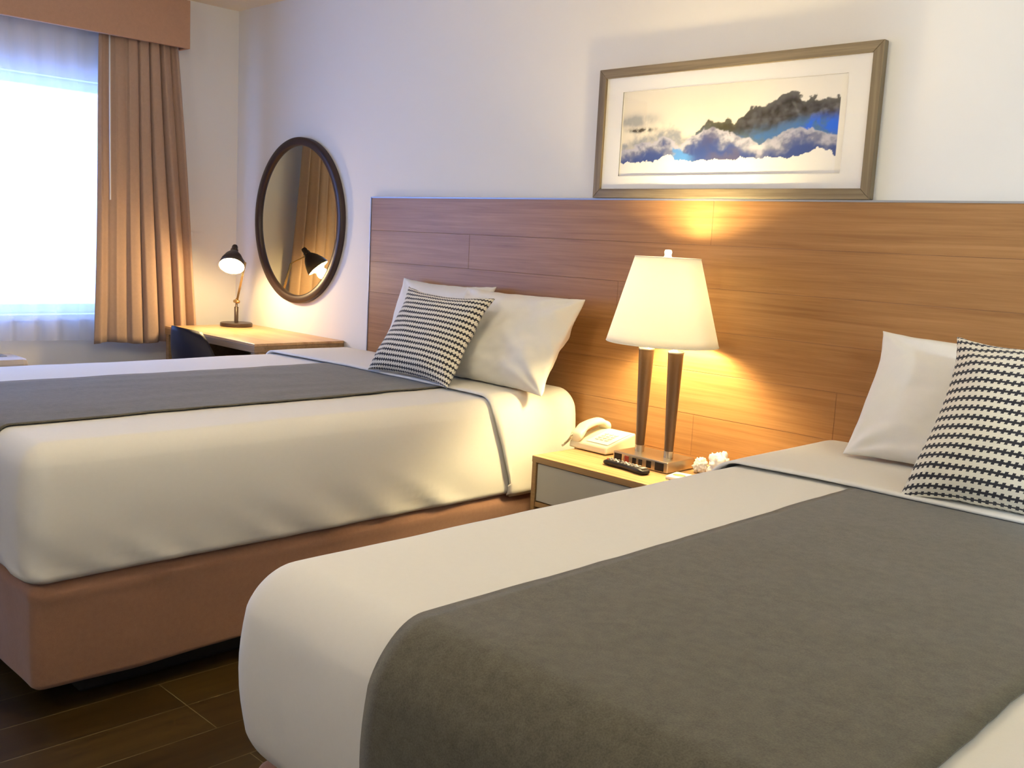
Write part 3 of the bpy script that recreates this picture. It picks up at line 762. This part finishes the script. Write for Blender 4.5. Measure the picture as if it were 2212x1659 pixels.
    body = mixc(body, (0.10, 0.30, 0.72), sm(0.245, 0.27, u + 0.05 * n1) * sm(0.40, 0.33, u) * sm(0.27, 0.22, v + (u - 0.24) * 0.9 + 0.2 * n1))
    col = mixc(col, body, k)
    # torn white lower edge
    wt = interp(u, [(0, 0.02), (0.17, 0.02), (0.20, 0.07), (0.235, 0.13), (0.27, 0.12), (0.285, 0.04), (0.4, 0.02), (0.6, 0.04), (0.85, 0.04), (0.88, 0.10), (0.93, 0.17), (0.98, 0.12), (1.0, 0.05)]) + 0.05 * n2 + 0.02
    if v < wt: return (0.92, 0.91, 0.89)
    return col
nx_, nz_ = 330, 116
V, F = [], []; cols = []
for j in range(nz_ + 1):
    for i in range(nx_ + 1):
        x = AX0 + (AX1 - AX0) * i / nx_; z = AZ0 + (AZ1 - AZ0) * j / nz_
        V.append((x - pcx, -0.012, z - PZ0)); cols.append(artcol(x, z))
for j in range(nz_):
    for i in range(nx_):
        a = j * (nx_ + 1) + i; F.append((a, a + 1, a + nx_ + 2, a + nx_ + 1))
M_art = mat('watercolour_print', (1, 1, 1), 0.8, spec=0.2)
vc = N(M_art, 'ShaderNodeVertexColor'); vc.layer_name = 'paint'; L(M_art, vc.outputs[0], BS(M_art).inputs['Base Color'])
o = mesh('watercolour', V, F, M_art, e, smooth=False, label='blue and charcoal cloud watercolour')
ca = o.data.color_attributes.new('paint', 'FLOAT_COLOR', 'POINT')
ca.data.foreach_set('color', np.array([(c[0], c[1], c[2], 1.0) for c in cols], dtype=np.float32).ravel())
# glazing
M_glass = bpy.data.materials.new('picture_glass'); M_glass.use_nodes = True; nt = M_glass.node_tree; nt.nodes.clear()
out = nt.nodes.new('ShaderNodeOutputMaterial'); tp = nt.nodes.new('ShaderNodeBsdfTransparent'); gl = nt.nodes.new('ShaderNodeBsdfGlossy'); mx = nt.nodes.new('ShaderNodeMixShader')
gl.inputs['Roughness'].default_value = 0.02; mx.inputs[0].default_value = 0.05
nt.links.new(tp.outputs[0], mx.inputs[1]); nt.links.new(gl.outputs[0], mx.inputs[2]); nt.links.new(mx.outputs[0], out.inputs[0])
boxo('glazing', R0[0] - pcx, R0[1] - pcx, -0.0205, -0.0190, R0[2] - PZ0, R0[3] - PZ0, M_glass, e, bevel=0)
boxo('backing_board', R0[0] - pcx, R0[1] - pcx, -0.009, -0.002, R0[2] - PZ0, R0[3] - PZ0, M_black, e, bevel=0)

# ------------------------------------------------------------ oval mirror
MX, MZ, MA, MB_ = -2.003, 1.325, 0.402, 0.425
e = empty('oval_mirror', (MX, 0, MZ), 'oval mirror in a dark bronze frame on the wall above the desk', 'mirror')
def mring(prof, n=96, sx=1, sz=1):
    bm = bmesh.new(); rings = []
    for (d, y) in prof:
        rings.append([bm.verts.new(((MA - d) * math.cos(2 * PI * k / n), y, (MB_ - d) * math.sin(2 * PI * k / n))) for k in range(n)])
    for a, b in zip(rings, rings[1:]):
        for k in range(n): bm.faces.new((a[k], a[(k + 1) % n], b[(k + 1) % n], b[k]))
    return bm, rings
bm, rg = mring([(0, -0.001), (0, -0.026), (0.004, -0.030), (0.034, -0.030), (0.041, -0.026), (0.043, -0.012)])
bmobj('frame', bm, M_mirrorframe, e, smooth=True)
bm, rg = mring([(0.040, -0.0145)]); bm.faces.new(rg[0]); bmobj('mirror_glass', bm, M_mirror, e)

# ------------------------------------------------------------ desk
DX, DY, DZ = -1.583, -0.505, 0.746
e = empty('desk', (-2.1, -0.25, 0), 'light wood writing desk in the corner under the oval mirror', 'desk')
def db(name, x0, x1, y0, y1, z0, z1, m, parent=None, label=None):
    return boxo(name, x0 + 2.1, x1 + 2.1, y0 + 0.25, y1 + 0.25, z0, z1, m, parent or e, 0.0015, label)
db('desktop', -2.480, DX, DY, -0.004, DZ - 0.012, DZ, M_desktop)
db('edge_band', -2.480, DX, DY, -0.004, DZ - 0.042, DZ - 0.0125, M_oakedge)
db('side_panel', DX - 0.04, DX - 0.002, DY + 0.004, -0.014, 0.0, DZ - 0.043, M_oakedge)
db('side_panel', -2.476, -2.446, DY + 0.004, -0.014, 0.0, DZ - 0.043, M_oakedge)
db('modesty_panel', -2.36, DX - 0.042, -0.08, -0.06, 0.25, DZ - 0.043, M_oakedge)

# desk chair: moulded shell
e = empty('desk_chair', (-1.97, -0.47, 0), 'dark moulded shell chair pushed in at the desk', 'chair')
V, F = [], []; nu, nv = 28, 34
for j in range(nv + 1):
    t = j / nv
    # spine from front lip of the seat (t=0) to the top of the back (t=1)
    if t < 0.5:
        s = t / 0.5; y = 0.24 - 0.38 * s; z = 0.455 - 0.022 * math.sin(PI * s) - 0.012 * (1 - s) ** 3
    else:
        s = (t - 0.5) / 0.5; y = -0.14 - 0.085 * math.sin(s * PI / 2) ** 0.8 - 0.015 * s; z = 0.455 + 0.345 * s ** 1.15
    hw = interp(t, [(0, 0.19), (0.2, 0.22), (0.5, 0.235), (0.7, 0.215), (0.85, 0.17), (0.95, 0.13), (1.0, 0.085)])
    for i in range(nu + 1):
        u = -1 + 2 * i / nu
        lift = 0.055 * abs(u) ** 2.5 * math.exp(-((t - 0.45) / 0.3) ** 2)
        fwd = 0.10 * abs(u) ** 2.2 * sm(0.45, 0.75, t)
        V.append((hw * u, y + fwd, z + lift - (0.03 * u * u * sm(0.85, 1.0, t))))
for j in range(nv):
    for i in range(nu):
        a = j * (nu + 1) + i; F.append((a, a + 1, a + nu + 2, a + nu + 1))
o = mesh('shell_seat', V, F, M_chair, e); solid(o, 0.009, 0)
for sx, sy in ((-1, 1), (1, 1), (-1, -1), (1, -1)):
    bm = bmesh.new(); tube(bm, [(0.10 * sx, 0.03 + 0.09 * sy, 0.435), (0.20 * sx, 0.03 + 0.19 * sy, 0.0)], [0.011, 0.008], 10)
    bmobj('leg', bm, M_chair, e, smooth=True)
bm = bmesh.new(); bx(bm, -0.12, 0.12, -0.08, 0.14, 0.425, 0.437); bmobj('seat_mount', bm, M_chair, e, bevel=0.002)

# ------------------------------------------------------------ desk lamp
BXL, BYL = -2.375, -0.150
e = empty('desk_lamp', (BXL, BYL, DZ), 'lit jointed reading lamp with a small metal shade on the desk', 'lamp')
bm = bmesh.new(); lathe(bm, [(0.0, 0.0005), (0.083, 0.0005), (0.085, 0.004), (0.085, 0.018), (0.082, 0.021), (0.0, 0.022)], 0, 0, 48); bmobj('base', bm, M_lampblk, e, smooth=False)
bm = bmesh.new(); lathe(bm, [(0.011, 0.020), (0.011, 0.105), (0.006, 0.108), (0.006, 0.125)], 0, 0, 20); bmobj('post', bm, M_lampblk, e, smooth=True)
bm = bmesh.new(); tube(bm, [(-0.02, 0, 0.135), (0.022, 0, 0.135)], 0.009, 16); tube(bm, [(0, 0, 0.12), (0, 0, 0.15)], 0.006, 12); bmobj('joint', bm, M_brass, e, smooth=True)
K = Vector((-2.267 - BXL, -0.224 - BYL, 1.179 - DZ)); OP = Vector((-2.190 - BXL, -0.288 - BYL, 1.062 - DZ))
EL = Vector((-2.285 - BXL, -0.155 - BYL, 1.095 - DZ))
bm = bmesh.new(); tube(bm, [(0, 0, 0.14), EL], 0.0035, 10); tube(bm, [(0.012, 0, 0.14), EL + Vector((0.012, 0, 0))], 0.0025, 8); bmobj('lower_arm', bm, M_brass, e, smooth=True)
ax_ = (OP - K).normalized()
SM_ = K + ax_ * 0.055
bm = bmesh.new(); tube(bm, [EL, SM_ + Vector((0.0, 0.03, 0.0))], 0.0035, 10); bmobj('upper_arm', bm, M_brass, e, smooth=True)
Mr = Matrix.Translation(K) @ ax_.to_track_quat('Z', 'Y').to_matrix().to_4x4()
bm = bmesh.new(); lathe(bm, [(0.0, -0.004), (0.011, -0.002), (0.014, 0.006), (0.014, 0.022), (0.018, 0.026), (0.018, 0.040), (0.024, 0.046), (0.040, 0.066), (0.056, 0.098), (0.066, 0.135)], 0, 0, 36, Mr)
shd = bmobj('lamp_shade', bm, M_lampblk, e, smooth=True, label='small dark metal shade'); solid(shd, 0.0015, 1)
bm = bmesh.new(); lathe(bm, [(0.022, 0.050), (0.038, 0.070), (0.054, 0.100), (0.0635, 0.134)], 0, 0, 36, Mr); bmobj('reflector', bm, M_shadein, shd, smooth=True)
bm = bmesh.new()
for k in range(6):
    a = k * PI / 3; bmesh.ops.create_icosphere(bm, subdivisions=1, radius=0.0028, matrix=Mr @ Matrix.Translation((0.0185 * math.cos(a), 0.0185 * math.sin(a), 0.033)))
bmobj('rivet', bm, M_brass, shd, smooth=True)
bm = bmesh.new(); lathe(bm, [(0.0, 0.058), (0.014, 0.060), (0.020, 0.085), (0.034, 0.108), (0.037, 0.125), (0.033, 0.142), (0.018, 0.156), (0.0, 0.160)], 0, 0, 24, Mr)
bmobj('bulb', bm, emit('desk_bulb', (1.0, 0.74, 0.36), 110), e, smooth=True, label='glowing bulb')
pl = Vector((BXL, BYL, DZ)) + K + ax_ * 0.170
point('desk_lamp_light', pl, 12.0, (1.0, 0.70, 0.34), 0.03)

# ------------------------------------------------------------ fill globes added out of frame to brighten the room
def fill_fixture(x, y, strength, col, label, R=0.13):
    e = empty('added_fill_light', (x, y, ZC), label, 'added fill light')
    bm = bmesh.new(); lathe(bm, [(0.0, -0.001), (0.07, -0.001), (0.07, -0.02), (0.012, -0.03), (0.012, -0.11)], 0, 0, 32); bmobj('mount', bm, M_nickel, e, smooth=False)
    bm = bmesh.new(); lathe(bm, [(R * math.sin(a), -0.10 - R + R * math.cos(a)) for a in [PI * k / 16 for k in range(17)]], 0, 0, 32)
    bmobj('globe', bm, emit('fill_globe_glow', col, strength), e, smooth=True)
fill_fixture(2.3, -1.75, 6, (1.0, 0.90, 0.74), 'added round fill light over the foreground bed')
fill_fixture(0.5, -1.8, 39, (1.0, 0.84, 0.56), 'added round fill light between the two beds')
fill_fixture(0.9, -3.9, 42, (1.0, 0.92, 0.80), 'added round fill light near the front wall')
# added unseen lamp at right: cool wall light, trimmed by the added wall's edge
e = empty('added_sconce', (4.6, -3.08, 1.95), 'added unseen sconce on the side wall, lighting the back wall cool', 'sconce')
bm = bmesh.new(); lathe(bm, [(0.0, -0.004), (0.05, -0.004), (0.05, -0.02), (0.0, -0.021)], 0, 0, 24, Matrix.Rotation(PI / 2, 4, 'Y') @ Matrix.Identity(4)); bmobj('backplate', bm, M_nickel, e)
bm = bmesh.new(); tube(bm, [(-0.02, 0, 0), (-0.30, 0, 0)], 0.008, 10); bmobj('arm', bm, M_nickel, e, smooth=True)
point('added_sconce_light', (4.2, -3.08, 1.95), 235, (0.72, 0.86, 1.0), 0.05)
